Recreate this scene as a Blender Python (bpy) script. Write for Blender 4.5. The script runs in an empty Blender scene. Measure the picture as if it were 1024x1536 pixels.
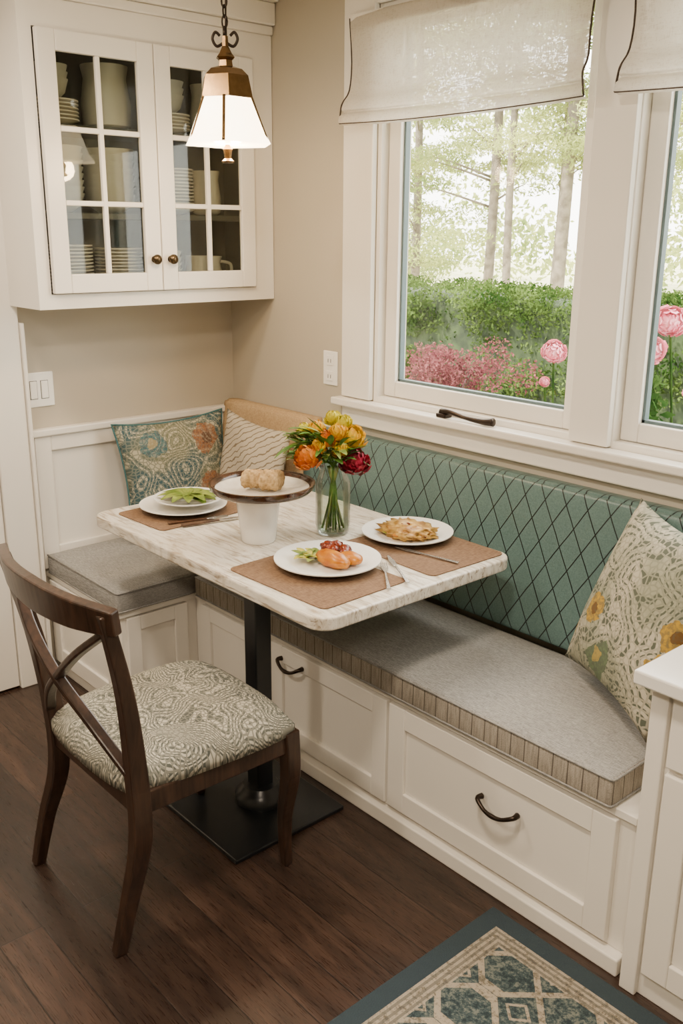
import bpy, math, random
import numpy as np
from mathutils import Vector, Matrix
random.seed(7); rng=np.random.default_rng(7)
D=bpy.data
COL=bpy.context.scene.collection

# ------------------------------------------------------------------ materials
def newmat(name):
    m=D.materials.new(name); m.use_nodes=True
    nt=m.node_tree; b=nt.nodes['Principled BSDF']
    return m,nt,b
class N:
    def __init__(s,nt): s.nt=nt
    def n(s,t,**k):
        x=s.nt.nodes.new(t)
        for a,v in k.items(): setattr(x,a,v)
        return x
    def link(s,a,b): s.nt.links.new(a,b)
    def coord(s,scale=(1,1,1),rot=(0,0,0),loc=(0,0,0)):
        tc=s.n('ShaderNodeTexCoord'); mp=s.n('ShaderNodeMapping')
        mp.inputs['Scale'].default_value=scale; mp.inputs['Rotation'].default_value=rot; mp.inputs['Location'].default_value=loc
        s.link(tc.outputs['Object'],mp.inputs[0]); return mp.outputs[0]
    def noise(s,v,scale=5,detail=4,rough=.5,dist=0):
        x=s.n('ShaderNodeTexNoise'); x.inputs['Scale'].default_value=scale; x.inputs['Detail'].default_value=detail
        x.inputs['Roughness'].default_value=rough; x.inputs['Distortion'].default_value=dist
        s.link(v,x.inputs['Vector']); return x.outputs['Fac'],x.outputs['Color']
    def vor(s,v,scale=5,feature='F1',rand=1):
        x=s.n('ShaderNodeTexVoronoi',feature=feature); x.inputs['Scale'].default_value=scale
        x.voronoi_dimensions='2D'
        x.inputs['Randomness'].default_value=rand
        s.link(v,x.inputs['Vector']); return x
    def math(s,op,a,b=None,c=None):
        x=s.n('ShaderNodeMath',operation=op)
        for i,q in enumerate((a,b,c)):
            if q is None: continue
            if isinstance(q,(int,float)): x.inputs[i].default_value=q
            else: s.link(q,x.inputs[i])
        return x.outputs[0]
    def ramp(s,f,stops,interp='LINEAR'):
        x=s.n('ShaderNodeValToRGB'); cr=x.color_ramp; cr.interpolation=interp
        while len(cr.elements)<len(stops): cr.elements.new(.5)
        for e,(p,c) in zip(cr.elements,stops):
            e.position=p; e.color=(*c,1) if len(c)==3 else c
        s.link(f,x.inputs[0]); return x.outputs[0]
    def mix(s,f,a,b,mode='MIX'):
        x=s.n('ShaderNodeMix',data_type='RGBA',blend_type=mode)
        for i,q in ((0,f),(6,a),(7,b)):
            if isinstance(q,(int,float)): x.inputs[i].default_value=q
            elif isinstance(q,tuple): x.inputs[i].default_value=(*q,1) if len(q)==3 else q
            else: s.link(q,x.inputs[i])
        return x.outputs[2]
    def xyz(s,v):
        x=s.n('ShaderNodeSeparateXYZ'); s.link(v,x.inputs[0]); return x.outputs
    def bump(s,h,b,strength=.3,dist=.01):
        x=s.n('ShaderNodeBump'); x.inputs['Strength'].default_value=strength; x.inputs['Distance'].default_value=dist
        s.link(h,x.inputs['Height']); s.link(x.outputs[0],b.inputs['Normal'])

def paint(name,c,rough=.5,var=.04,bump=.05,scale=60):
    m,nt,b=newmat(name); g=N(nt); v=g.coord()
    f,_=g.noise(v,3,3)
    d=tuple(max(0,x*(1-var)) for x in c); e=tuple(min(1,x*(1+var)) for x in c)
    g.link(g.ramp(f,[(.3,d),(.7,e)]),b.inputs['Base Color'])
    b.inputs['Roughness'].default_value=rough
    f2,_=g.noise(v,scale,2); g.bump(f2,b,bump,.002)
    return m
def metal(name,c,rough=.35):
    m,nt,b=newmat(name); g=N(nt); v=g.coord(); f,_=g.noise(v,40,3)
    g.link(g.ramp(f,[(.3,tuple(x*.7 for x in c)),(.7,c)]),b.inputs['Base Color'])
    b.inputs['Metallic'].default_value=.85; b.inputs['Roughness'].default_value=rough
    return m
def fabric(name,c1,c2,scale=400,rough=.9,bump=.3):
    m,nt,b=newmat(name); g=N(nt)
    f,_=g.noise(g.coord(scale=(.25,1,1)),scale,2); f2,_=g.noise(g.coord(scale=(1,.2,.3)),scale*.8,2)
    s=g.math('MULTIPLY',g.math('ADD',f,f2),.5)
    g.link(g.ramp(s,[(.38,c1),(.62,c2)]),b.inputs['Base Color'])
    b.inputs['Roughness'].default_value=rough; g.bump(s,b,bump,.002)
    return m
def thin_glass(name,gloss=.12,tint=(1,1,1)):
    m=D.materials.new(name); m.use_nodes=True; nt=m.node_tree; nt.nodes.clear(); g=N(nt)
    o=g.n('ShaderNodeOutputMaterial'); t=g.n('ShaderNodeBsdfTransparent'); t.inputs[0].default_value=(*tint,1)
    gl=g.n('ShaderNodeBsdfGlossy'); gl.inputs['Roughness'].default_value=.03
    fr=g.n('ShaderNodeFresnel'); fr.inputs[0].default_value=1.45
    k=g.math('MULTIPLY',fr.outputs[0],gloss*8)
    k=g.math('MINIMUM',k,.8)
    mx=g.n('ShaderNodeMixShader'); g.link(k,mx.inputs[0]); g.link(t.outputs[0],mx.inputs[1]); g.link(gl.outputs[0],mx.inputs[2])
    g.link(mx.outputs[0],o.inputs[0]); return m

M={}
M['wall']=paint('wall_paint',(.47,.425,.34),.7,.02)
M['white']=paint('cream_white_paint',(.83,.795,.725),.32,.015,.02)
M['ceil']=paint('ceiling_paint',(.80,.77,.71),.8,.02)
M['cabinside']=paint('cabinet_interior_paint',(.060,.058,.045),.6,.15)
M['plastic']=paint('white_plastic',(.88,.87,.83),.3,.01,.01)
M['slot']=paint('outlet_slot',(.12,.12,.12),.5)
M['ceramic']=paint('white_glaze',(.84,.82,.77),.12,.02,.01)
M['shelfware']=paint('shelf_china',(.58,.54,.46),.2,.05,.01)
M['ceramic2']=paint('ribbed_stoneware',(.42,.40,.345),.4,.08,.2,30)
M['bronze']=metal('oil_rubbed_bronze',(.05,.036,.028),.33)
M['brass']=metal('aged_brass',(.20,.115,.045),.25)
M['knob']=metal('dark_brass_knob',(.12,.085,.045),.25)
M['blackmetal']=paint('black_iron',(.008,.010,.012),.30,.1,.05)
M['silver']=metal('cutlery_steel',(.6,.58,.55),.2)
M['glass']=thin_glass('window_glass',.008)
M['cabglass']=thin_glass('cabinet_glass',.08,(.88,.90,.86))
M['greenrim']=paint('window_gasket',(.10,.15,.16),.5)
m,nt,b=newmat('dark_oak_planks'); g=N(nt); v=g.coord()
br=g.n('ShaderNodeTexBrick'); g.link(v,br.inputs[0]); br.offset=.37
br.inputs['Scale'].default_value=1; br.inputs['Brick Width'].default_value=1.25; br.inputs['Row Height'].default_value=.105
br.inputs['Mortar Size'].default_value=.0018; br.inputs['Mortar Smooth'].default_value=.3
br.inputs['Color1'].default_value=(.0,.0,.0,1); br.inputs['Color2'].default_value=(1,1,1,1); br.inputs['Mortar'].default_value=(.5,.5,.5,1)
vm=g.n('ShaderNodeVectorMath',operation='MULTIPLY_ADD'); g.link(br.outputs['Color'],vm.inputs[0]); vm.inputs[1].default_value=(7,3,0); g.link(g.coord(scale=(.8,7,1)),vm.inputs[2])
f,_=g.noise(vm.outputs[0],2.2,5,.5,1.6)
f2,_=g.noise(g.coord(scale=(4,90,1)),4,3,.6)
rings=g.math('ABSOLUTE',g.math('SINE',g.math('MULTIPLY',f,42)))
base=g.ramp(f,[(.25,(.012,.007,.0055)),(.5,(.034,.0185,.0132)),(.75,(.070,.041,.029))])
base=g.mix(.30,base,g.ramp(f2,[(.35,(.009,.006,.005)),(.65,(.075,.046,.033))]))
base=g.mix(g.math('MULTIPLY',g.ramp(rings,[(.0,(1,1,1)),(.30,(0,0,0))]),.6),base,(.008,.0052,.0043))
base=g.mix(.7,base,g.mix(1.0,base,g.ramp(br.outputs['Color'],[(0,(.55,.55,.55)),(1,(1.7,1.6,1.5))]),'MULTIPLY'))
base=g.mix(g.math('MULTIPLY',br.outputs['Fac'],.8),base,(.004,.0025,.002))
g.link(base,b.inputs['Base Color']); 
g.link(g.ramp(f2,[(.3,(.24,)*3),(.7,(.38,)*3)]),b.inputs['Roughness'])
h=g.math('SUBTRACT',g.math('MULTIPLY',f2,.25),br.outputs['Fac']); g.bump(h,b,.3,.003); M['floor']=m
def wood(name,c1,c2,sc=(14,14,1.5),rough=.3):
    m,nt,b=newmat(name); g=N(nt); f,_=g.noise(g.coord(scale=sc),4,6,.6,1)
    g.link(g.ramp(f,[(.3,c1),(.7,c2)]),b.inputs['Base Color']); b.inputs['Roughness'].default_value=rough; g.bump(f,b,.08,.002); return m
M['chairwood']=wood('walnut_stain',(.016,.0085,.0055),(.062,.032,.020))
M['handle']=wood('knife_handle_wood',(.04,.016,.008),(.10,.05,.025))
def tabletop(name,edge):
    m,nt,b=newmat(name); g=N(nt)
    f,_=g.noise(g.coord(scale=(1.6,7,3),rot=(0,0,.45)),3.2,6,.62,2.0)
    f2,_=g.noise(g.coord(scale=(1.2,13,8),rot=(0,0,.5)),6,5,.62,1.0)
    a=g.ramp(f,[(.32,(.42,.34,.25)),(.43,(.59,.53,.43)),(.52,(.72,.67,.58)),(.75,(.82,.78,.71))])
    k=g.ramp(f2,[(.36,(1,1,1)),(.45,(0,0,0))])
    a=g.mix(g.math('MULTIPLY',k,.85 if edge else .55),a,(.25,.19,.13))
    g.link(a,b.inputs['Base Color']); b.inputs['Roughness'].default_value=.22; g.bump(f2,b,.4 if edge else .08,.003); return m
M['table']=tabletop('whitewashed_top',False); M['tableedge']=tabletop('whitewashed_edge',True)
m,nt,b=newmat('grey_heather_weave'); g=N(nt)
f,_=g.noise(g.coord(scale=(.14,1.8,1)),420,1); f2,_=g.noise(g.coord(scale=(1.6,.3,1)),380,1)
f3,_=g.noise(g.coord(),6,3)
s=g.math('ADD',g.math('MULTIPLY',f,.62),g.math('MULTIPLY',f2,.38))
a=g.ramp(s,[(.36,(.16,.158,.152)),(.64,(.41,.40,.38))])
g.link(g.mix(.25,a,g.ramp(f3,[(.3,(.24,.238,.233)),(.7,(.33,.325,.31))])),b.inputs['Base Color'])
b.inputs['Roughness'].default_value=.9; g.bump(s,b,.3,.0015); M['seat']=m
m,nt,b=newmat('pinstripe_boxing'); g=N(nt); v=g.coord(); x,y,z=g.xyz(v)
q=g.math('ABSOLUTE',g.math('SUBTRACT',g.math('FRACT',g.math('MULTIPLY',g.math('ADD',x,y),25)),.5))
l=g.math('LESS_THAN',q,.04)
f,_=g.noise(v,400,2); f2,_=g.noise(g.coord(scale=(1,1,.1)),260,2)
a=g.ramp(g.math('MULTIPLY',g.math('ADD',f,f2),.5),[(.38,(.23,.205,.17)),(.62,(.40,.36,.30))])
g.link(g.mix(g.math('MULTIPLY',l,.85),a,(.075,.06,.048)),b.inputs['Base Color']); b.inputs['Roughness'].default_value=.9; g.bump(f,b,.2,.002); M['boxing']=m
m,nt,b=newmat('teal_diamond_quilt'); g=N(nt); v=g.coord(); x,y,z=g.xyz(v)
f,_=g.noise(v,9,2)
xx=g.math('ADD',x,g.math('MULTIPLY',f,.006))
A=g.math('ADD',g.math('MULTIPLY',xx,1/.070),g.math('MULTIPLY',z,1/.118)); B=g.math('SUBTRACT',g.math('MULTIPLY',xx,1/.070),g.math('MULTIPLY',z,1/.118))
da=g.math('ABSOLUTE',g.math('SUBTRACT',g.math('FRACT',A),.5)); db=g.math('ABSOLUTE',g.math('SUBTRACT',g.math('FRACT',B),.5))
mn=g.math('MINIMUM',da,db); l=g.math('LESS_THAN',mn,.027)
f2,_=g.noise(v,250,2); 
a=g.ramp(f2,[(.3,(.082,.148,.142)),(.7,(.122,.200,.192))])
g.link(g.mix(l,a,(.004,.006,.007)),b.inputs['Base Color']); b.inputs['Roughness'].default_value=.36
g.bump(g.math('MINIMUM',mn,.05),b,.45,.012); M['teal']=m
M['tan']=fabric('tan_linen',(.40,.27,.14),(.54,.39,.22))
M['mat']=fabric('brown_placemat',(.13,.07,.036),(.22,.13,.07),300)
M['shade_trim']=fabric('brown_binding',(.04,.028,.02),(.08,.055,.04))
M['burlap']=fabric('burlap_gold',(.26,.16,.06),(.58,.40,.19),120,bump=.9)
def paisley(name,bg,bg2,line,lo=.45,freq=85,sc=7,accents=(),loc=(0,0,0),fine=11):
    m,nt,b=newmat(name); g=N(nt); v=g.coord(loc=loc)
    f,c=g.noise(v,sc,1,.4,.4)
    vo=g.vor(v,sc*1.3,rand=.9); d=vo.outputs['Distance']
    f8,_=g.noise(v,sc*7,2)
    mix_=g.math('ADD',g.math('ADD',g.math('MULTIPLY',f,freq),g.math('MULTIPLY',d,freq*.34)),g.math('MULTIPLY',f8,4.5))
    s=g.math('SINE',mix_)
    k=g.ramp(g.math('MULTIPLY',g.math('ADD',s,1),.5),[(lo,(0,0,0)),(lo+.18,(1,1,1))])
    vo2=g.vor(v,sc*fine,'DISTANCE_TO_EDGE'); e_=g.math('LESS_THAN',vo2.outputs['Distance'],.13)
    k=g.math('MULTIPLY',k,g.math('SUBTRACT',1,g.math('MULTIPLY',e_,.75)))
    k=g.math('MAXIMUM',k,g.math('MULTIPLY',e_,.30))
    f3,_=g.noise(v,sc*.9,2)
    base=g.mix(g.ramp(f3,[(.44,(0,0,0)),(.56,(1,1,1))]),bg,bg2)
    rr=g.xyz(vo.outputs['Color'])
    f6,_=g.noise(v,40,2); f7,_=g.noise(v,110,2)
    dd=g.math('ADD',d,g.math('MULTIPLY',g.math('SUBTRACT',f6,.5),.26))
    for i,(lo_,hi_,r0,colr,cen) in enumerate(accents):
        sel=g.math('MULTIPLY',g.math('GREATER_THAN',rr[0],lo_),g.math('LESS_THAN',rr[0],hi_))
        ins=g.math('MULTIPLY',sel,g.math('LESS_THAN',dd,r0))
        cc=g.mix(g.ramp(f7,[(.42,(0,0,0)),(.58,(1,1,1))]),colr,tuple(q*.5+.03 for q in colr))
        base=g.mix(ins,base,cc)
        k=g.math('MULTIPLY',k,g.math('SUBTRACT',1,g.math('MULTIPLY',ins,.6)))
        ins2=g.math('MULTIPLY',sel,g.math('LESS_THAN',dd,r0*.38)); base=g.mix(ins2,base,cen)
    a=g.mix(k,base,line)
    g.link(a,b.inputs['Base Color']); b.inputs['Roughness'].default_value=.85
    f4,_=g.noise(v,300,2); g.bump(f4,b,.2,.002); return m
M['chairfab']=paisley('grey_paisley_fabric',(.070,.078,.066),(.105,.112,.092),(.47,.44,.355),.38,150,7,fine=12)
M['pil1']=paisley('floral_blue_rust',(.035,.080,.090),(.13,.135,.085),(.38,.35,.25),.60,105,5,[(.58,.82,.38,(.24,.10,.035),(.09,.04,.02)),(.0,.22,.32,(.045,.12,.13),(.24,.2,.1))],(.12,.05,0),14)
M['pil3']=paisley('floral_cream_gold',(.47,.43,.33),(.30,.30,.215),(.085,.10,.070),.58,95,5.5,[(.62,.95,.27,(.46,.28,.025),(.14,.07,.015)),(.0,.34,.36,(.12,.17,.09),(.36,.27,.07))],(.31,.20,0),11)
m,nt,b=newmat('cream_twig_print'); g=N(nt); v=g.coord(rot=(0,0,.9)); 
w=g.n('ShaderNodeTexWave'); w.inputs['Scale'].default_value=15; w.inputs['Distortion'].default_value=5; w.inputs['Detail'].default_value=2; w.inputs['Detail Scale'].default_value=1.5
g.link(v,w.inputs[0]); k=g.ramp(w.outputs['Fac'],[(.06,(1,1,1)),(.14,(0,0,0))])
g.link(g.mix(k,(.50,.44,.34),(.19,.15,.10)),b.inputs['Base Color']); b.inputs['Roughness'].default_value=.9; M['pil2']=m
M['piping']=fabric('teal_piping',(.03,.10,.11),(.06,.16,.17))
m,nt,b=newmat('roman_shade_linen'); nt.nodes.remove(b); g=N(nt); o=nt.nodes['Material Output']
f,_=g.noise(g.coord(scale=(.15,1,1)),350,2); f2,_=g.noise(g.coord(scale=(1,1,.15)),350,2)
s=g.math('MULTIPLY',g.math('ADD',f,f2),.5)
c=g.ramp(s,[(.4,(.55,.50,.42)),(.6,(.79,.74,.65))])
d=g.n('ShaderNodeBsdfDiffuse'); t=g.n('ShaderNodeBsdfTranslucent'); tr=g.n('ShaderNodeBsdfTransparent')
g.link(c,d.inputs[0]); g.link(c,t.inputs[0])
m1=g.n('ShaderNodeMixShader'); m1.inputs[0].default_value=.34; g.link(d.outputs[0],m1.inputs[1]); g.link(t.outputs[0],m1.inputs[2])
m2=g.n('ShaderNodeMixShader'); g.link(g.ramp(s,[(.47,(.01,)*3),(.62,(.28,)*3)]),m2.inputs[0]); g.link(m1.outputs[0],m2.inputs[1]); g.link(tr.outputs[0],m2.inputs[2])
g.link(m2.outputs[0],o.inputs[0]); M['shade']=m
m,nt,b=newmat('trellis_rug'); g=N(nt); v=g.coord(); x,y,z=g.xyz(v)
f,_=g.noise(v,70,5,.75); f4,_=g.noise(v,260,2)
teal=g.ramp(f,[(.40,(.018,.033,.040)),(.5,(.05,.078,.082)),(.60,(.17,.185,.16))]); beige=g.ramp(f,[(.38,(.14,.12,.085)),(.52,(.38,.33,.255))])
px=g.math('MULTIPLY',x,1/.165); py=g.math('MULTIPLY',y,1/.145)
ux=g.math('ABSOLUTE',g.math('SUBTRACT',g.math('FRACT',px),.5)); uy=g.math('ABSOLUTE',g.math('SUBTRACT',g.math('FRACT',py),.5))
dd=g.math('ABSOLUTE',g.math('SUBTRACT',g.math('ADD',g.math('MINIMUM',g.math('MULTIPLY',ux,1.25),.42),uy),.5))
dd2=g.math('ABSOLUTE',g.math('SUBTRACT',g.math('ADD',ux,uy),.18))
k=g.math('MAXIMUM',g.math('LESS_THAN',dd,.075),g.math('LESS_THAN',dd2,.030))
field=g.mix(k,teal,beige)
e=g.math('MINIMUM',x,g.math('MULTIPLY',y,-1))
st=g.math('LESS_THAN',g.math('FRACT',g.math('MULTIPLY',e,70)),.5)
border=g.mix(g.math('MULTIPLY',st,.6),beige,(.07,.072,.065))
a=g.mix(g.math('LESS_THAN',e,.098),field,border)
a=g.mix(g.math('LESS_THAN',e,.050),a,(.028,.046,.058))
g.link(a,b.inputs['Base Color']); b.inputs['Roughness'].default_value=.95; g.bump(f4,b,.6,.004); M['rug']=m

# ------------------------------------------------------------------ builders
def empty(name,loc=(0,0,0)):
    e=D.objects.new(name,None); e.location=loc; COL.objects.link(e); e.empty_display_size=.05; return e
def fin(o,parent):
    COL.objects.link(o)
    if parent is not None:
        o.parent=parent; o.matrix_parent_inverse=Matrix.Translation(-Vector(parent.location))
    return o
def obj(name,verts,faces,mats,parent=None,smooth=False,midx=None):
    me=D.meshes.new(name); me.from_pydata([tuple(map(float,q)) for q in verts],[],faces)
    for mm in (mats if isinstance(mats,(list,tuple)) else [mats]): me.materials.append(M[mm] if isinstance(mm,str) else mm)
    if midx: me.polygons.foreach_set('material_index',midx)
    if smooth: me.polygons.foreach_set('use_smooth',[True]*len(me.polygons))
    me.update(); o=D.objects.new(name,me); return fin(o,parent)
def bev(o,w=.003,seg=2):
    b=o.modifiers.new('bevel','BEVEL'); b.width=w; b.segments=seg; b.limit_method='ANGLE'; b.angle_limit=math.radians(40); return o
def boxes(name,L,mats,parent=None,bevel=.002,midx=None,seg=2):
    V=[];Fc=[];mi=[]
    for k,(x0,x1,y0,y1,z0,z1) in enumerate(L):
        n=len(V)
        V+=[(x0,y0,z0),(x1,y0,z0),(x1,y1,z0),(x0,y1,z0),(x0,y0,z1),(x1,y0,z1),(x1,y1,z1),(x0,y1,z1)]
        Fc+=[tuple(n+i for i in q) for q in ((0,3,2,1),(4,5,6,7),(0,1,5,4),(1,2,6,5),(2,3,7,6),(3,0,4,7))]
        mi+=[(midx[k] if midx else 0)]*6
    o=obj(name,V,Fc,mats,parent,midx=mi)
    if bevel: bev(o,bevel,seg)
    return o
def box(name,x0,x1,y0,y1,z0,z1,mat,parent=None,bevel=.002,seg=2): return boxes(name,[(x0,x1,y0,y1,z0,z1)],mat,parent,bevel,seg=seg)
def lathe(name,prof,loc,mat,parent=None,n=48,smooth=True,rad=None):
    V=[];Fc=[]
    for r,z in prof:
        for i in range(n):
            a=2*math.pi*i/n; k=1 if rad is None else rad(a,z)
            V.append((loc[0]+r*k*math.cos(a),loc[1]+r*k*math.sin(a),loc[2]+z))
    for j in range(len(prof)-1):
        for i in range(n):
            Fc.append((j*n+i,j*n+(i+1)%n,(j+1)*n+(i+1)%n,(j+1)*n+i))
    Fc.append(tuple(reversed(range(n)))) if prof[0][0]>1e-5 else None
    o=obj(name,V,Fc,mat,parent,smooth)
    if smooth:
        e=o.modifiers.new('es','EDGE_SPLIT'); e.split_angle=math.radians(50)
    return o
def crom(P,k=6):
    P=[Vector(p) for p in P]; out=[]
    for i in range(len(P)-1):
        a=P[max(i-1,0)];b_=P[i];c=P[i+1];d=P[min(i+2,len(P)-1)]
        for j in range(k):
            t=j/k
            out.append(.5*((2*b_)+(c-a)*t+(2*a-5*b_+4*c-d)*t*t+(3*b_-a-3*c+d)*t**3))
    out.append(P[-1]); return out
def beam(name,P,w,h,up,mat,parent=None,k=6,bevel=.004,smoothpath=True):
    n0=len(P); Q=crom(P,k) if smoothpath else [Vector(p) for p in P]; m_=len(Q)
    def lst(a):
        if isinstance(a,(int,float)): return [a]*m_
        return [float(np.interp(i/(m_-1)*(n0-1),range(n0),a)) for i in range(m_)]
    W=lst(w);H=lst(h); up=Vector(up); V=[];Fc=[]
    for i,q in enumerate(Q):
        t=(Q[min(i+1,m_-1)]-Q[max(i-1,0)]).normalized()
        s=t.cross(up).normalized(); u=s.cross(t).normalized()
        for a,b_ in ((-1,-1),(1,-1),(1,1),(-1,1)): V.append(q+s*a*W[i]/2+u*b_*H[i]/2)
    for i in range(m_-1):
        for j in range(4): Fc.append((i*4+j,i*4+(j+1)%4,i*4+4+(j+1)%4,i*4+4+j))
    Fc+= [(3,2,1,0),tuple((m_-1)*4+j for j in range(4))]
    o=obj(name,V,Fc,mat,parent,smooth=False)
    b_=o.modifiers.new('bevel','BEVEL'); b_.width=bevel; b_.segments=2; b_.limit_method='ANGLE'; b_.angle_limit=math.radians(50)
    return o
def tube(name,P,r,mat,parent=None,n=10,k=6,smoothpath=True):
    n0=len(P); Q=crom(P,k) if smoothpath and len(P)>2 else [Vector(p) for p in P]; m_=len(Q)
    R_=[r]*m_ if isinstance(r,(int,float)) else [float(np.interp(i/(m_-1)*(n0-1),range(n0),r)) for i in range(m_)]
    V=[];Fc=[]; ref=Vector((0.13,.31,.94))
    s=None
    for i,q in enumerate(Q):
        t=(Q[min(i+1,m_-1)]-Q[max(i-1,0)]).normalized()
        if s is None: s=t.cross(ref).normalized()
        else: s=(s-t*s.dot(t)).normalized()
        u=s.cross(t)
        for j in range(n):
            a=2*math.pi*j/n; V.append(q+(s*math.cos(a)+u*math.sin(a))*R_[i])
    for i in range(m_-1):
        for j in range(n): Fc.append((i*n+j,i*n+(j+1)%n,(i+1)*n+(j+1)%n,(i+1)*n+j))
    Fc+=[tuple(reversed(range(n))),tuple((m_-1)*n+j for j in range(n))]
    return obj(name,V,Fc,mat,parent,smooth=True)
def shaker(axis,p,a0,a1,z0,z1,sgn,fr=.055,th=.018,rec=.009):
    def bx(A0,A1,Z0,Z1,t):
        lo,hi=sorted((p,p+sgn*t))
        return (A0,A1,lo,hi,Z0,Z1) if axis=='y' else (lo,hi,A0,A1,Z0,Z1)
    return [bx(a0,a0+fr,z0,z1,th),bx(a1-fr,a1,z0,z1,th),bx(a0+fr,a1-fr,z0,z0+fr,th),bx(a0+fr,a1-fr,z1-fr,z1,th),bx(a0+fr,a1-fr,z0+fr,z1-fr,th-rec)]
def ico(name,loc,r,mat,parent=None,sub=3,scale=(1,1,1),disp=0,seed=0,freq=3):
    import bmesh
    bm=bmesh.new(); bmesh.ops.create_icosphere(bm,subdivisions=sub,radius=1)
    from mathutils import noise
    V=[];
    for v in bm.verts:
        c=v.co.copy(); k=1+disp*noise.noise(c*freq+Vector((seed*7.1,seed*3.3,seed)))
        V.append((loc[0]+c.x*k*r*scale[0],loc[1]+c.y*k*r*scale[1],loc[2]+c.z*k*r*scale[2]))
    Fc=[tuple(v.index for v in f.verts) for f in bm.faces]; bm.free()
    return obj(name,V,Fc,mat,parent,True)

# ------------------------------------------------------------------ room shell
XR=5.2; YB=-4.4; HC=2.37
box('floor',-.2,XR,YB,.0,-.1,0,'floor',bevel=0)
box('ceiling',-.2,XR,YB,.15,HC,HC+.12,'ceil',bevel=0)
box('wall_left',-.15,0,YB,.15,0,HC,'wall',bevel=0)
box('wall_right',XR,XR+.15,YB,.15,0,HC,'wall',bevel=0)
box('wall_back',-.15,XR+.15,YB-.15,YB,0,HC,'wall',bevel=0)
WZ0,WZ1=1.045,2.26
boxes('wall_window',[(0,.82,0,.15,0,HC),(.82,2.55,0,.15,0,WZ0),(.82,2.55,0,.15,WZ1,HC),(1.64,1.735,0,.15,WZ0,WZ1),(2.55,XR,0,.15,0,HC)],'wall',bevel=0)
boxes('trim_1',[(.68,.82,-.022,0,1.05,HC),(1.625,1.75,-.022,0,1.05,WZ1),(2.55,2.69,-.022,0,1.05,HC),(.82,2.55,-.022,0,WZ1,HC)],'white',bevel=.004)
boxes('trim_2',[(.66,2.71,-.055,.0,1.022,1.047),(.68,2.69,-.02,0,.955,1.021)],'white',bevel=.005)
def window(i,x0,x1):
    e=empty('window_%d'%i,(x0,.05,WZ0))
    fr=.018; s=.052
    boxes('jamb',[(x0,x0+fr,.0,.13,WZ0,WZ1),(x1-fr,x1,.0,.13,WZ0,WZ1),(x0+fr,x1-fr,.0,.13,WZ1-fr,WZ1),(x0+fr,x1-fr,.0,.13,WZ0,WZ0+.02)],'white',e,.002)
    a,b_=x0+fr+.002,x1-fr-.002; z0,z1=WZ0+.022,WZ1-fr-.002
    boxes('sash',[(a,a+s,.03,.075,z0,z1),(b_-s,b_,.03,.075,z0,z1),(a+s,b_-s,.03,.075,z1-s,z1),(a+s,b_-s,.03,.075,z0,z0+s)],'white',e,.004)
    boxes('gasket',[(a+s,a+s+.008,.045,.065,z0+s,z1-s),(b_-s-.008,b_-s,.045,.065,z0+s,z1-s),(a+s,b_-s,.045,.065,z0+s,z0+s+.008)],'greenrim',e,0)
    box('pane',a+s,b_-s,.05,.054,z0+s,z1-s,'glass',e,0)
window(1,.82,1.64); window(2,1.735,2.55)
e=empty('window_crank',(1.25,-.02,1.05))
tube('lever',[(1.16,-.028,1.062),(1.20,-.035,1.068),(1.26,-.035,1.060),(1.33,-.035,1.058),(1.37,-.033,1.062)],[.012,.008,.006,.009,.013],'bronze',e)
box('crank_base',1.15,1.19,-.045,-.012,1.0475,1.060,'bronze',e,.003)
def shade(name,x0,x1):
    e=empty(name,((x0+x1)/2,-.05,2.2)); 
    prof=[(-.030,2.225),(-.05,2.225),(-.052,2.10),(-.058,2.02),(-.080,1.985),(-.086,1.962),(-.072,1.957),(-.088,1.945),(-.090,1.925),(-.065,1.918)]
    prof=[(p.x,p.y) for p in crom([(a,b_,0) for a,b_ in prof],4)]
    nx=24; V=[];Fc=[]
    for i in range(nx+1):
        t=i/nx; x=x0+(x1-x0)*t; 
        for (y,z) in prof:
            sag=.010*math.sin(math.pi*t)*max(0,(2.1-z)/.2); inn=(.014*math.sin((2.225-z)/.3*math.pi))*(1 if t<.5 else -1)*abs(2*t-1)**3
            V.append((x+inn,y-.003*math.sin(t*9+z*8),z-sag))
    n=len(prof)
    for i in range(nx):
        for j in range(n-1): Fc.append((i*n+j,i*n+j+1,(i+1)*n+j+1,(i+1)*n+j))
    obj('shade_cloth',V,Fc,'shade',e,True)
    for k,i in enumerate((0,nx)): tube('binding_%d'%(k+1),[V[i*n+j] for j in (4,8,12,16,19,33)],.0028,'shade_trim',e,6,k=3)
    tube('bottom_binding',[Vector(V[i*n+33])+Vector((0,-.001,0)) for i in range(0,nx+1,2)],.0018,'shade_trim',e,6,k=2)
    box('head_rail',x0,x1,-.048,-.023,2.19,2.235,'white',e,.003)
shade('roman_shade',.735,1.635); shade('roman_shade.001',1.725,2.60)
boxes('wainscot_left',[(0,.012,-.86,-.001,.42,.904),(.012,.026,-.86,-.80,.42,.904),(.012,.026,-.80,-.001,.85,.904),(.012,.026,-.80,-.001,.42,.50),(.012,.026,-.42,-.36,.5,.85)],'white',bevel=.003)
boxes('trim_3',[(0,.038,-.875,0,.905,.93),(.038,.68,-.022,0,.905,.93)],'white',bevel=.005)
boxes('trim_4',[(0,.055,-1.0,-.892,0,HC)],'white',bevel=.004)
boxes('trim_5',[(0,.065,-.891,-.878,0,1.3)],'white',bevel=.003)
e=empty('door_1',(0.03,-1.4,0))
boxes('door_slab',[(.001,.032,-1.80,-1.001,0.005,2.05)]+shaker('x',.032,-1.8,-1.003,.01,.99,1,.11,.012,.008)+shaker('x',.032,-1.8,-1.003,1.0,2.05,1,.11,.012,.008),'white',e,.003)
boxes('baseboard_left',[(0,.018,YB,-1.81,0,.12)],'white',bevel=.003)
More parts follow.
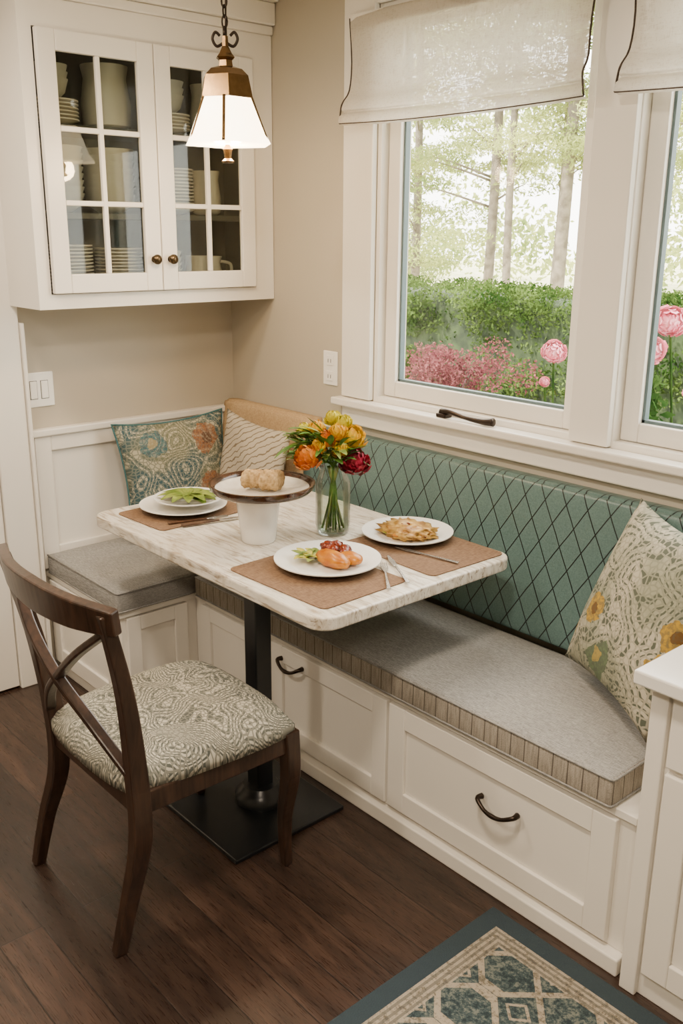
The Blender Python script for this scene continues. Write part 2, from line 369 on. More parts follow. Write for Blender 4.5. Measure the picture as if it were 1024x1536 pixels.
e=empty('light_switch',(0.003,-.82,1.07))
box('plate',.0,.006,-.875,-.765,1.005,1.125,'plastic',e,.003)
boxes('rockers',[(.006,.011,-.852,-.828,1.035,1.095),(.006,.011,-.812,-.788,1.035,1.095)],'plastic',e,.002)
boxes('gaps',[(.006,.007,-.854,-.826,1.033,1.097),(.006,.007,-.814,-.786,1.033,1.097)],'slot',e,0)
e=empty('wall_outlet',(.6,-.003,1.13))
box('plate',.565,.640,-.006,0,1.075,1.195,'plastic',e,.003)
boxes('sockets',[(.585,.620,-.009,-.006,1.09,1.125),(.585,.620,-.009,-.006,1.145,1.18)],'plastic',e,.004)
boxes('slots',[(.594,.597,-.0095,-.009,1.10,1.113),(.608,.611,-.0095,-.009,1.10,1.113),(.594,.597,-.0095,-.009,1.155,1.168),(.608,.611,-.0095,-.009,1.155,1.168)],'slot',e,0)

# ------------------------------------------------------------------ display cabinet
e=empty('glass_front_cabinet',(0.13,-.45,1.36)); X=.262; Y0,Y1=-.915,-.003; Z0,Z1=1.357,2.24
boxes('carcass',[(.0,X,Y0,Y0+.02,Z0,Z1),(0,X,Y1-.02,Y1,Z0,Z1),(0,X,Y0+.02,Y1-.02,Z0,Z0+.03),(0,X,Y0+.02,Y1-.02,Z1-.03,Z1),
  (X,X+.018,Y0,-.873,Z0,Z1),(X,X+.018,-.094,Y1,Z0,Z1),(X,X+.018,-.873,-.094,Z0,1.402),(X,X+.018,-.873,-.094,2.16,Z1)],'white',e,0)
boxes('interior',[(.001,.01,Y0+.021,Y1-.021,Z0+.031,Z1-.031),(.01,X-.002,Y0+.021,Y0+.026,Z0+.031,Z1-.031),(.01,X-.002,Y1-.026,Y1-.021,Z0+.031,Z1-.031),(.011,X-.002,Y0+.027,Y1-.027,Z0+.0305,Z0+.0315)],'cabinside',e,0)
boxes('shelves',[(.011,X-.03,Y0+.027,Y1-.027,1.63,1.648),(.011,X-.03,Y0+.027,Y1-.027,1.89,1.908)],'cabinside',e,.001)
XF=X+.019
boxes('crown',[(0,X+.03,Y0-.012,Y1,Z1+.001,Z1+.029),(0,X+.045,Y0-.03,Y1,Z1+.03,HC-.031),(0,X+.065,Y0-.05,Y1,HC-.03,HC-.002)],'white',e,.004)
def cabdoor(nm,y0,y1,z0,z1):
    s=.058; L=[(XF,XF+.02,y0,y0+s,z0,z1),(XF,XF+.02,y1-s,y1,z0,z1),(XF,XF+.02,y0+s,y1-s,z0,z0+s),(XF,XF+.02,y0+s,y1-s,z1-s,z1)]
    ym=(y0+y1)/2; L.append((XF+.003,XF+.018,ym-.008,ym+.008,z0+s,z1-s))
    for k in (1,2):
        zz=z0+s+(z1-z0-2*s)*k/3; L+=[(XF+.003,XF+.017,y0+s,y1-s,zz-.008,zz+.008)]
    boxes(nm,L,'white',e,.003)
    box(nm+'_glass',XF+.005,XF+.007,y0+s,y1-s,z0+s,z1-s,'cabglass',e,0)
cabdoor('door_a',-.870,-.4855,1.405,2.157); cabdoor('door_b',-.4825,-.097,1.405,2.157)
for k,y in enumerate((-.515,-.453)):
    o=lathe('knob_%d'%(k+1),[(0.001,.030),(.011,.028),(.016,.022),(.016,.016),(.008,.011),(.006,.0),(.011,-.001)],(0,0,0),'knob',None,24)
    for v in o.data.vertices: v.co=Vector((XF+.021+v.co.z,y+v.co.x,1.505+v.co.y))
    o.parent=e; o.matrix_parent_inverse=Matrix.Translation(-Vector(e.location))
def bowlprof(r,h): return [(r*.45,0),(r*.5,.004),(r*.8,h*.35),(r,h),(r*.96,h),(r*.75,h*.4),(r*.4,.012),(0.001,.012)]
def plateprof(r): return [(r*.55,0),(r*.6,.003),(r,.014),(r,.018),(r*.62,.008),(0.001,.007)]
CAB=e
def stack(name,x,y,z,kind,n,r,step):
    for i in range(n):
        lathe('%s_%s_%d'%(name,kind,i+1),plateprof(r) if kind=='plate' else bowlprof(r,.06),(x,y,z+i*step),'shelfware' if kind=='plate' else 'ceramic2',CAB,28)
sh=[1.389,1.649,1.909]
stack('low',.145,-.75,sh[0],'plate',14,.085,.011)
stack('low_b',.145,-.56,sh[0],'plate',13,.080,.011)
stack('mid',.145,-.76,sh[1],'bowl',8,.082,.020)
stack('mid_b',.145,-.580,sh[1],'bowl',8,.085,.020)
stack('top',.145,-.77,sh[2],'plate',6,.088,.011)
stack('top_b',.145,-.77,sh[2]+.074,'bowl',3,.062,.020)
stack('mid_c',.145,-.36,sh[1],'plate',13,.092,.011)
stack('top_c',.145,-.36,sh[2],'plate',5,.088,.011)
stack('top_d',.145,-.36,sh[2]+.062,'bowl',3,.070,.022)
stack('low_c',.145,-.40,sh[0],'bowl',5,.076,.02)
def pitcher(name,x,y,z,r,h,mt='ceramic2',handle=True):
    lathe(name+'_body',[(r*.7,0),(r*.95,.01),(r,h*.4),(r*.85,h*.8),(r*.95,h),(r*.9,h),(r*.8,h*.78),(r*.9,h*.4),(.001,.012)],(x,y,z),mt,CAB,48,rad=lambda a,zz:1+.018*math.cos(24*a))
    if handle: tube(name+'_handle',[(x+.02,y+r*.8,z+h*.85),(x+.02,y+r*1.5,z+h*.75),(x+.02,y+r*1.45,z+h*.4),(x+.02,y+r*.9,z+h*.25)],.006,mt,CAB)
pitcher('tall_jar',.145,-.575,sh[2],.078,.19,'ceramic2',False); pitcher('mug',.145,-.22,sh[0],.070,.12,'shelfware')
pitcher('jar',.145,-.20,sh[1],.052,.15,'shelfware',False); pitcher('top_jar',.145,-.19,sh[2],.055,.17,'ceramic2',False)

# ------------------------------------------------------------------ built-in bench
BZ=.405
e=empty('banquette_bench',(.6,-.3,0)); YF=-.545
boxes('plinth',[(.02,.50,-.83,-.58,0,.044),(.0,2.245,YF-.03,-.001,0,.045)],'white',e,.004)
boxes('carcass',[(.521,2.245,YF,-.001,.046,BZ-.021),(.0,.52,-.835,-.001,.046,BZ-.021),(.536,2.245,YF-.012,-.001,BZ-.02,BZ),(0,.535,-.85,-.001,BZ-.02,BZ)],'white',e,.002)
L=shaker('y',YF,.97,1.485,.062,.378,-1)+shaker('y',YF,1.495,2.20,.062,.378,-1,.06)+shaker('y',YF,.58,.945,.062,.378,-1,.05)
boxes('drawer_fronts',L,'white',e,.0025)
boxes('end_panel',shaker('y',-.835,.03,.50,.062,.38,-1,.06)+shaker('x',.52,-.82,-.59,.062,.38,1,.05),'white',e,.0025)
def pull(nm,x,z,w=.10):
    y=YF-.018
    tube(nm,[(x-w/2,y,z+.004),(x-w/2,y-.018,z+.004),(x-w/4,y-.026,z-.010),(x,y-.028,z-.014),(x+w/4,y-.026,z-.010),(x+w/2,y-.018,z+.004),(x+w/2,y,z+.004)],[.008,.006,.005,.0065,.005,.006,.008],'bronze',e,10,4)
pull('pull_1',1.075,.335,.10); pull('pull_2',1.885,.252,.11)
def cushion(name,x0,x1,y0,y1,z0,z1,parent,crown=.012):
    nx,ny=40,16; V=[];Fc=[];mi=[]
    for j in range(ny+1):
        for i in range(nx+1):
            u=i/nx;v=j/ny; c=crown*(1-(2*u-1)**8)*(1-(2*v-1)**4)
            V.append((x0+(x1-x0)*u,y0+(y1-y0)*v,z1+c-.004))
    n=len(V)
    for j in range(ny):
        for i in range(nx): Fc.append((j*(nx+1)+i,j*(nx+1)+i+1,(j+1)*(nx+1)+i+1,(j+1)*(nx+1)+i)); mi.append(0)
    ring=[i for i in range(nx+1)]+[j*(nx+1)+nx for j in range(1,ny+1)]+[ny*(nx+1)+i for i in range(nx-1,-1,-1)]+[j*(nx+1) for j in range(ny-1,0,-1)]
    m_=len(ring)
    for r_ in ring:
        x,y,z=V[r_]; V.append((x,y,z0))
    for k in range(m_):
        a,b_=ring[k],ring[(k+1)%m_]; Fc.append((a,n+k,n+(k+1)%m_,b_)); mi.append(1)
    Fc.append(tuple(n+k for k in reversed(range(m_)))); mi.append(1)
    o=obj(name,V,Fc,['seat','boxing' if parent.name=='seat_cushion' else 'seat'],parent,True,mi); bev(o,.012,3)
    for zz,q in ((z1-.005,'piping_top'),(z0+.006,'piping_low')):
        r=.003; tube(q,[(x0+.010,y0,zz),(x1-.010,y0,zz),(x1-.002,y0+.003,zz),(x1,y0+.010,zz),(x1,y1-.01,zz)],r,'seat',parent,6,smoothpath=False)
    return o
c=empty('seat_cushion',(1.3,-.3,BZ)); cushion('cushion_body',.56,2.19,-.575,-.13,BZ+.001,.482,c)
c=empty('seat_cushion.001',(.27,-.4,BZ)); cushion('cushion_body',.03,.545,-.855,-.135,BZ+.001,.482,c)
def backc(name,x0,x1,z0,z1,mt,parent,y0=-.125,y1=-.001,lean=.05):
    prof=[(y1,z0),(y0,z0+.0),(y0-.004,z0+.03),(y0+lean*.45,(z0+z1)/2),(y0+lean,z1-.03),(y0+lean+.016,z1-.006),(y0+lean+.035,z1),(y1,z1-.004)]
    pr=[(p.x,p.y) for p in crom([(a,b_,0) for a,b_ in prof[1:]],5)]+[prof[0]]
    V=[];Fc=[];n=len(pr); nx=30
    for i in range(nx+1):
        x=x0+(x1-x0)*i/nx
        for y,z in pr: V.append((x,y,z))
    for i in range(nx):
        for j in range(n): Fc.append((i*n+j,(i+1)*n+j,(i+1)*n+(j+1)%n,i*n+(j+1)%n))
    Fc+=[tuple(range(n)),tuple(nx*n+j for j in reversed(range(n)))]
    return obj(name,V,Fc,mt,parent,True)
c=empty('bench_backrest',(1.4,-.05,.5)); backc('teal_quilt',.56,2.235,.49,.93,'teal',c)
c=empty('corner_backrest',(.3,-.05,.5)); backc('tan_panel',.03,.555,.49,.955,'tan',c,lean=.03,y0=-.10)
e=empty('counter_cabinet',(2.6,-.3,0))
boxes('carcass',[(2.262,3.0,-.575,-.002,.0,.745)],'white',e,.002)
boxes('fronts',[(2.262,2.30,-.590,-.575,.0,.745)]+shaker('y',-.575,2.31,2.9,.07,.56,-1,.06)+shaker('y',-.575,2.31,2.9,.575,.735,-1,.04),'white',e,.003)
box('countertop',2.240,3.0,-.63,-.002,.747,.777,'ceramic',e,.004)

# ------------------------------------------------------------------ pillows
def pillow(name,loc,w,h,t,mat,piping=None):
    e=empty(name,loc); n=28; V=[];Fc=[]
    for sgn in (1,-1):
        for j in range(n+1):
            for i in range(n+1):
                u=2*i/n-1; v=2*j/n-1
                k=((1-abs(u)**2.6)*(1-abs(v)**2.6)); z=sgn*t/2*max(k,0)**.55
                x=u*w/2*(1-.10*(1-v*v)*abs(u)); y=v*h/2*(1-.10*(1-u*u)*abs(v))
                z+=.006*math.sin(5*u+3*v)*k
                V.append((x,y,z))
    N1=(n+1)**2
    for s in (0,1):
        for j in range(n):
            for i in range(n):
                a=s*N1+j*(n+1)+i; q=(a,a+1,a+n+2,a+n+1); Fc.append(q if s==0 else q[::-1])
    o=obj('cover',V,Fc,mat,None,True); wl=o.modifiers.new('w','WELD'); wl.merge_threshold=.0008
    parts=[o]
    if piping:
        ring=[V[i] for i in range(n+1)]+[V[j*(n+1)+n] for j in range(1,n+1)]+[V[n*(n+1)+i] for i in range(n-1,-1,-1)]+[V[j*(n+1)] for j in range(n-1,-1,-1)]
        parts.append(tube('piping',ring,.0035,piping,None,6,smoothpath=False))
    for p in parts: p.parent=e
    return e
R=math.radians
def orient(e,widthdir,updir):
    x=Vector(widthdir).normalized(); u=Vector(updir); u=(u-x*u.dot(x)).normalized(); z=x.cross(u)
    e.rotation_euler=Matrix((x,u,z)).transposed().to_euler()
p=pillow('throw_pillow',(.150,-.370,.722),.45,.43,.13,'pil1','piping'); orient(p,(.10,.99,.03),(-.20,0,.97))
p=pillow('throw_pillow.001',(.350,-.178,.735),.37,.40,.09,'pil2'); orient(p,(.97,.06,-.10),(.06,.14,.97))
p=pillow('throw_pillow.002',(2.050,-.275,.742),.44,.46,.14,'pil3'); orient(p,(.80,-.48,-.01),(.16,.33,.92))

# ------------------------------------------------------------------ table
e=empty('pedestal_table',(1.05,-.57,0)); TX0,TX1,TY0,TY1=.50,1.615,-.905,-.205; TZ=.75
def rrect(x0,x1,y0,y1,r,n=8):
    P=[]
    for cx,cy,a0 in ((x1-r,y1-r,0),(x0+r,y1-r,90),(x0+r,y0+r,180),(x1-r,y0+r,270)):
        for i in range(n+1):
            a=R(a0+90*i/n); P.append((cx+r*math.cos(a),cy+r*math.sin(a)))
    return P
P=rrect(TX0,TX1,TY0,TY1,.055); n=len(P)
V=[(x,y,TZ-.035) for x,y in P]+[(x,y,TZ) for x,y in P]
Fc=[tuple(reversed(range(n))),tuple(range(n,2*n))]+[(i,(i+1)%n,n+(i+1)%n,n+i) for i in range(n)]
o=obj('tabletop',V,Fc,['table','tableedge'],e,midx=[0,0]+[1]*n); bev(o,.006,3)
cx,cy=1.178,-.765
box('column',cx-.027,cx+.027,cy-.027,cy+.027,.02,.69,'blackmetal',e,.004)
boxes('top_bracket',[(cx-.06,cx+.06,cy-.06,cy+.20,.69,.714)],'blackmetal',e,.003)
box('base_plate',.95,1.37,-.99,-.61,.0,.014,'blackmetal',e,.003)
lathe('collar',[(.075,0),(.075,.02),(.06,.035),(.05,.05),(.001,.05)],(cx,cy,.014),'blackmetal',e,32)

# ------------------------------------------------------------------ chair
e=empty('dining_chair',(1.27,-1.12,0)); W='chairwood'
for nm,xf,xs,xt in (('back_post_1',1.45,1.49,1.548),('back_post_2',1.02,1.085,1.07)):
    beam(nm,[(xf,-1.375,0.0),(xf+.012,-1.345,.14),(xs,-1.325,.30),(xs,-1.325,.46),((xs+xt)/2,-1.355,.68),(xt,-1.405,.885)],[.026,.030,.034,.036,.032,.026],[.030,.036,.046,.044,.034,.026],(0,1,0),W,e)
for nm,xf,xs in (('front_leg_1',1.45,1.495),('front_leg_2',1.04,1.055)):
    beam(nm,[(xf,-.885,0),(xf+.008,-.895,.15),(xs,-.905,.30),(xs,-.91,.425)],[.024,.030,.038,.040],[.024,.030,.040,.042],(0,1,0),W,e)
beam('rail_front',[(1.06,-.905,.395),(1.49,-.905,.395)],.022,.055,(0,0,1),W,e,smoothpath=False)
beam('rail_back',[(1.09,-1.325,.395),(1.48,-1.325,.395)],.022,.055,(0,0,1),W,e,smoothpath=False)
beam('rail_side_1',[(1.49,-1.32,.395),(1.497,-.91,.395)],.022,.055,(0,0,1),W,e,smoothpath=False)
beam('rail_side_2',[(1.083,-1.32,.395),(1.057,-.91,.395)],.022,.055,(0,0,1),W,e,smoothpath=False)
beam('crest_rail',[(1.045,-1.392,.868),(1.17,-1.430,.868),(1.31,-1.443,.868),(1.45,-1.430,.868),(1.572,-1.390,.868)],.024,[.060,.072,.078,.070,.055],(0,-.15,1),W,e)
beam('cross_brace_1',[(1.09,-1.385,.835),(1.18,-1.405,.75),(1.285,-1.40,.66),(1.39,-1.372,.57),(1.482,-1.335,.47)],.016,.026,(0,1,0),W,e)
beam('cross_brace_2',[(1.525,-1.385,.835),(1.43,-1.408,.76),(1.31,-1.398,.665),(1.19,-1.372,.57),(1.092,-1.335,.47)],.016,.026,(0,1,0),W,e)
n=24; V=[];Fc=[]
def seatxy(u,v):
    hw=.205+.03*(v+1)/2; return 1.283+u*hw,-1.118+v*.235
for j in range(n+1):
    for i in range(n+1):
        u=2*i/n-1;v=2*j/n-1
        uu=u*math.sqrt(1-.16*v*v*abs(v)); vv=v*math.sqrt(1-.16*u*u*abs(u))
        x,y=seatxy(uu*1.04,vv*1.02)
        k=(1-abs(u)**5)*(1-abs(v)**5); V.append((x,y,.442+.058*max(k,0)**.5*(1-.12*(u*u+v*v))))
m0=len(V)
for j in range(n):
    for i in range(n): a=j*(n+1)+i; Fc.append((a,a+1,a+n+2,a+n+1))
ring=[i for i in range(n+1)]+[j*(n+1)+n for j in range(1,n+1)]+[n*(n+1)+i for i in range(n-1,-1,-1)]+[j*(n+1) for j in range(n-1,0,-1)]
for r_ in ring: x,y,z=V[r_]; V.append((x,y,.418))
for k in range(len(ring)): Fc.append((ring[k],m0+k,m0+(k+1)%len(ring),ring[(k+1)%len(ring)]))
Fc.append(tuple(m0+k for k in reversed(range(len(ring)))))
obj('seat_pad',V,Fc,'chairfab',e,True)

# ------------------------------------------------------------------ pendant lamp
px,py=.80,-.56; PZ=1.828
e=empty('pendant_lamp',(px,py,PZ))
m,nt,b=newmat('opal_glass_lit'); g=N(nt); v=g.coord(); f,_=g.noise(v,14,3)
g.link(g.ramp(f,[(.3,(1,.72,.40)),(.7,(1,.84,.58))]),b.inputs['Emission Color']); b.inputs['Base Color'].default_value=(.9,.86,.78,1)
b.inputs['Emission Strength'].default_value=10; b.inputs['Roughness'].default_value=.25; M['opal']=m
hexr=lambda a,z: 1/ max(abs(math.cos(((a+math.pi/6)%(math.pi/3))-math.pi/6)),.5)*.93
lathe('glass_shade',[(.121,0),(.110,.022),(.069,.125),(.066,.125),(.107,.022),(.118,0)],(px,py,PZ),'opal',e,48,False,hexr)
lathe('metal_cap',[(.074,.118),(.072,.128),(.062,.175),(.045,.192),(.020,.200),(.018,.215),(.026,.222),(.018,.232),(.009,.25),(.008,.275),(.001,.275)],(px,py,PZ),'brass',e,48,False,hexr)
for k,a in enumerate((R(150),R(270),R(30),R(-40))):
    c_,s_=math.cos(a),math.sin(a)
    tube('strap_%d'%(k+1),[(px+.074*c_,py+.074*s_,PZ+.12),(px+.098*c_,py+.098*s_,PZ+.06),(px+.122*c_,py+.122*s_,PZ+.003)],.0045,'brass',e,8)
for sg in (-1,1):
    tube('scroll_%d'%(sg+2),[(px,py,PZ+.262),(px+.022*sg*.665,py+.022*sg*.747,PZ+.250),(px+.034*sg*.665,py+.034*sg*.747,PZ+.268),(px+.026*sg*.665,py+.026*sg*.747,PZ+.285),(px+.014*sg*.665,py+.014*sg*.747,PZ+.276)],.004,'bronze',e)
tube('stem',[(px,py,PZ+.27),(px,py,PZ+.30)],.006,'bronze',e,smoothpath=False)
k=0; z=PZ+.30
while z<HC-.03:
    a=math.pi/2*(k%2)+.5
    tube('chain_link_%d'%(k+1),[(px+.008*math.cos(a)*math.cos(t),py+.008*math.sin(a)*math.cos(t),z+.011+.016*math.sin(t)) for t in [i*2*math.pi/12 for i in range(13)]],.0025,'bronze',e,6,smoothpath=False)
    z+=.025; k+=1
tube('cord',[(px+.004,py,PZ+.29),(px+.003,py+.004,2.25),(px,py,HC-.02)],.0025,'bronze',e)
lathe('canopy',[(.001,-.03),(.02,-.03),(.055,-.015),(.06,0)],(px,py,HC-.001),'bronze',e)
lathe('finial',[(.001,-.050),(.016,-.047),(.018,-.043),(.009,-.036),(.011,-.02),(.014,-.012),(.006,0),(.005,.06),(.001,.06)],(px,py,PZ),'brass',e,24)
L_=D.lights.new('bulb','POINT'); L_.energy=14; L_.color=(1,.68,.38); L_.shadow_soft_size=.04; lo=D.objects.new('bulb',L_); lo.location=(px,py,PZ-.025); fin(lo,e)

# ------------------------------------------------------------------ table settings
T=TZ+.001
def placemat(name,x0,x1,y0,y1,rot=0):
    cx,cy=(x0+x1)/2,(y0+y1)/2; P=rrect(x0,x1,y0,y1,.02,4); n=len(P)
    c_,s_=math.cos(rot),math.sin(rot); P=[(cx+(x-cx)*c_-(y-cy)*s_,cy+(x-cx)*s_+(y-cy)*c_) for x,y in P]
    V=[(x,y,T) for x,y in P]+[(x,y,T+.002) for x,y in P]
    Fc=[tuple(reversed(range(n))),tuple(range(n,2*n))]+[(i,(i+1)%n,n+(i+1)%n,n+i) for i in range(n)]
    return obj(name,V,Fc,'mat',None)
placemat('placemat',1.19,1.565,-.865,-.575,.03); placemat('placemat.001',1.225,1.585,-.50,-.215,-.02); placemat('placemat.002',.55,.80,-.84,-.50,.05)
def dplate(name,x,y,r,z=T+.0045):
    e=empty(name,(x,y,z)); lathe('dish',[(r*.5,0),(r*.62,.003),(r*.8,.010),(r,.018),(r*1.0,.021),(r*.97,.021),(r*.72,.011),(r*.66,.008),(.001,.007)],(x,y,z),'ceramic',e,64); return e
def mcol(name,c,c2=None,rough=.5,sc=30):
    m,nt,b=newmat(name); g=N(nt); f,_=g.noise(g.coord(),sc,3); g.link(g.ramp(f,[(.35,c),(.65,c2 or tuple(q*1.4 for q in c))]),b.inputs['Base Color']); b.inputs['Roughness'].default_value=rough; g.bump(f,b,.4,.003); return m
M['leaf']=mcol('leaf_green',(.022,.080,.006),(.085,.20,.018)); M['herb']=mcol('herb_green',(.10,.16,.015),(.24,.29,.05))
M['squash']=mcol('roast_squash',(.36,.09,.0),(.52,.19,.001),.3); M['sauce']=mcol('tomato_relish',(.08,.006,.002),(.20,.026,.004),.25,60)
M['pasta']=mcol('golden_pasta',(.30,.13,.015),(.60,.37,.09),.4,50); M['rice']=mcol('lettuce_yellow',(.32,.32,.02),(.52,.45,.06))
px1,py1=1.345,-.655; e=dplate('dinner_plate',px1,py1,.142); z=T+.014
def leafmesh(name,base,dir_,L,w,mat,parent,curl=.2,up=(0,0,1)):
    d=Vector(dir_).normalized(); u=Vector(up); s=d.cross(u)
    if s.length<.01: s=d.cross(Vector((1,0,0)))
    s.normalize(); nn=s.cross(d); V=[];Fc=[]; n=6
    for i in range(n+1):
        t=i/n; ww=w*math.sin(math.pi*min(1,t*.93+.04))**.8; c=Vector(base)+d*L*t-nn*curl*L*t*t
        V+=[c-s*ww/2+nn*ww*.15,c,c+s*ww/2+nn*ww*.15]
    for i in range(n):
        for j in (0,1): a=i*3+j; Fc.append((a,a+1,a+4,a+3))
    return obj(name,V,Fc,mat,parent,True)
ico('squash_1',(px1+.035,py1-.012,z+.018),.048,'squash',e,3,(1.25,.62,.45),.15,1); ico('squash_2',(px1+.055,py1+.032,z+.016),.032,'squash',e,3,(1.2,.8,.5),.1,2)
for k in range(14): ico('relish_%d'%k,(px1-.012+.030*math.cos(k*2.2),py1+.038+.026*math.sin(k*2.2),z+.020+.005*(k%3)),.015,'sauce',e,2,(1,1,.7),.5,k,4)
for k in range(20): leafmesh('greens_%d'%k,(px1-.03+.02*math.cos(k*1.7),py1-.03+.02*math.sin(k*1.7),z+.010),(math.cos(2.2+k*.45),math.sin(2.2+k*.45),.3+.1*(k%3)),.040,.020,'herb' if k%2 else 'rice',e)
px2,py2=1.315,-.325; e=dplate('dinner_plate.001',px2,py2,.132)
ico('gratin_mound',(px2,py2,z+.010),.082,'pasta',e,4,(1.05,.85,.26),.45,5,6)
for k in range(80):
    a=random.uniform(0,6.28); r_=.08*math.sqrt(random.random())
    ico('morsel_%d'%k,(px2+r_*math.cos(a),py2+.85*r_*math.sin(a),z+.030-.25*r_),random.uniform(.006,.012),('pasta','rice','pasta','sauce','squash')[k%5],e,1,(1.4,.8,.5),.3,k)
e=dplate('dinner_plate.002',.66,-.665,.137)
e2=dplate('side_plate',.675,-.655,.108,T+.027)
for k in range(14):
    a=k*.52; leafmesh('artichoke_leaf_%d'%k,(.675+.01*math.cos(a),-.655+.01*math.sin(a),T+.042+.001*k),(math.cos(a),math.sin(a),.25),.085,.036,'herb',e2,.25)
def cutlery(name,x,y,a,kind,z=T+.003,hm='silver'):
    e=empty(name,(x,y,z)); d=Vector((math.cos(a),math.sin(a),0)); p=Vector((x,y,z+.003))
    beam('handle',[p-d*.09,p-d*.03,p+d*.03],[.011,.007,.005] if hm=='silver' else [.015,.014,.009],[.003,.003,.003] if hm=='silver' else .005,(0,0,1),hm,e,bevel=.001)
    if kind=='knife': beam('blade',[p+d*.03,p+d*.07,p+d*.115],[.010,.016,.005],.002,(0,0,1),'silver',e,bevel=.0005)
    else:
        s=Vector((-d.y,d.x,0)); beam('neck',[p+d*.03,p+d*.05,p+d*.062],[.006,.018,.019],.003,(0,0,1),'silver',e,bevel=.001)
        for i in range(4): beam('tine_%d'%(i+1),[p+d*.06+s*(i-1.5)*.005,p+d*.098+s*(i-1.5)*.005],.0025,.002,(0,0,1),'silver',e,smoothpath=False,bevel=.0004)
cutlery('dinner_knife',1.50,-.545,R(150),'knife',T+.003); cutlery('dinner_fork',1.51,-.60,R(140),'fork',T+.003)
cutlery('dinner_knife.001',1.475,-.40,R(190),'knife'); 
cutlery('dinner_fork.001',.79,-.70,R(75),'fork',T+.003,'handle'); cutlery('dinner_knife.002',.83,-.68,R(78),'knife',T+.003,'handle')
sx,sy=1.055,-.665
M['stone']=mcol('rimmed_stoneware',(.64,.59,.50),(.74,.70,.62),.15)
M['rimbrown']=mcol('brown_glazed_rim',(.020,.008,.004),(.065,.026,.012),.15)
e=empty('cake_stand',(sx,sy,T))
lathe('pot_base',[(.046,0),(.050,.006),(.055,.06),(.062,.115),(.066,.12),(.066,.128),(.058,.132),(.001,.132)],(sx,sy,T),'ceramic',e,48)
ux_,uy_=sx+.010,sy+.008
lathe('plate_top',[(.040,.132),(.11,.140),(.136,.154),(.134,.160),(.103,.150),(.001,.147)],(ux_,uy_,T),'stone',e,64)
lathe('brown_rim',[(.104,.138),(.136,.148),(.147,.160),(.1495,.172),(.142,.172),(.132,.161)],(ux_,uy_,T),'rimbrown',e,64)
b0=empty('burlap_roll',(ux_,uy_,T+.152))
for k,(dx,dy,dz,r_) in enumerate([(-.022,-.014,.028,.027),(.024,.016,.028,.030),(0,.0,.032,.022)]):
    V=[];Fc=[];n=32;mm=14
    for i in range(mm+1):
        t=i/mm
        for j in range(n):
            a=2*math.pi*j/n; rr=r_*(1+.05*math.sin(9*a+i)+.05*math.sin(3*t*6)); 
            V.append((ux_+dx+(t-.5)*.03+rr*math.cos(a)*-.4,uy_+dy+(t-.5)*.03+rr*math.cos(a)*1.0,T+.1525+dz+rr*math.sin(a)*.95))
    for i in range(mm):
        for j in range(n): Fc.append((i*n+j,i*n+(j+1)%n,(i+1)*n+(j+1)%n,(i+1)*n+j))
    Fc+=[tuple(reversed(range(n))),tuple(mm*n+j for j in range(n))]
    obj('fold_%d'%(k+1),V,Fc,'burlap',b0,True)
vx,vy=1.136,-.455
M['vase']=thin_glass('vase_glass_clear',.16,(.965,.985,.97))
M['water']=thin_glass('vase_water',.05,(.90,.96,.90))
e=empty('flower_vase',(vx,vy,T))
lathe('vase',[(.040,0),(.046,.004),(.050,.03),(.050,.15),(.040,.18),(.038,.19),(.044,.205)],(vx,vy,T),'vase',e,40,rad=lambda a,z:1+.02*math.cos(14*a))
lathe('water',[(.001,.012),(.045,.013),(.046,.12),(.001,.12)],(vx,vy,T),'water',e,32)
def flower(name,c,r,mat,n=60,up=(0,0,1),pet=.55,parent=None,flat=1.0):
    V=[];Fc=[]; U_=Vector(up).normalized(); q=Vector((0,0,1)).rotation_difference(U_)
    for i in range(n):
        z=1-1.55*(i+.5)/n; a=i*2.39996; rr=math.sqrt(max(0,1-z*z)); d=Vector((rr*math.cos(a),rr*math.sin(a),z))
        t1=d.cross(Vector((0,0,1)));
        if t1.length<.05: t1=Vector((1,0,0))
        t1.normalize(); t2=t1.cross(d)
        if t2.z<0: t2=-t2
        w=r*pet*(.5+.6*i/n); c0=d*r*.72; b0_=len(V)
        lift=random.uniform(.85,1.15)
        for (s_,u_,k) in ((-.4,-.6,.8),(.4,-.6,.8),(.55,.25,1.0),(.28,.75,1.1),(-.28,.75,1.1),(-.55,.25,1.0)):
            p_=c0*1+(t1*s_+t2*u_)*w; p_=p_.normalized()*r*k*lift; p_.z*=flat; V.append(Vector(c)+q@p_)
        p_=c0.normalized()*r*.86*lift; p_.z*=flat; V.append(Vector(c)+q@p_)
        for k in range(6): Fc.append((b0_+k,b0_+(k+1)%6,b0_+6))
    return obj(name,V,Fc,mat,parent,False)
M['yel']=mcol('petal_yellow',(.68,.34,.001),(.80,.54,.003)); M['ora']=mcol('petal_orange',(.52,.10,.0),(.68,.24,.001)); M['crim']=mcol('petal_crimson',(.20,.002,.012),(.42,.01,.05),.6,80)
M['pink']=mcol('petal_pink',(.80,.22,.32),(.95,.48,.55)); M['lemon']=mcol('petal_lemon',(.56,.48,.006),(.72,.64,.02))
bz=T+.205
fl=[((-.045,-.065,.050),.037,'ora'),((-.025,.02,.115),.026,'yel'),((.05,.04,.130),.026,'lemon'),((.078,.02,.090),.036,'yel'),((.085,-.005,.025),.040,'crim'),((.0,.0,.09),.030,'ora'),
    ((-.06,.03,.11),.022,'lemon'),((.035,.0,.110),.026,'yel'),((.02,.06,.140),.024,'lemon'),((.055,.06,.08),.03,'ora'),((-.02,-.03,.075),.024,'yel'),((.045,-.02,.065),.024,'yel')]
rv=Vector((.665,.747,0)); fv=Vector((-.747,.665,0))
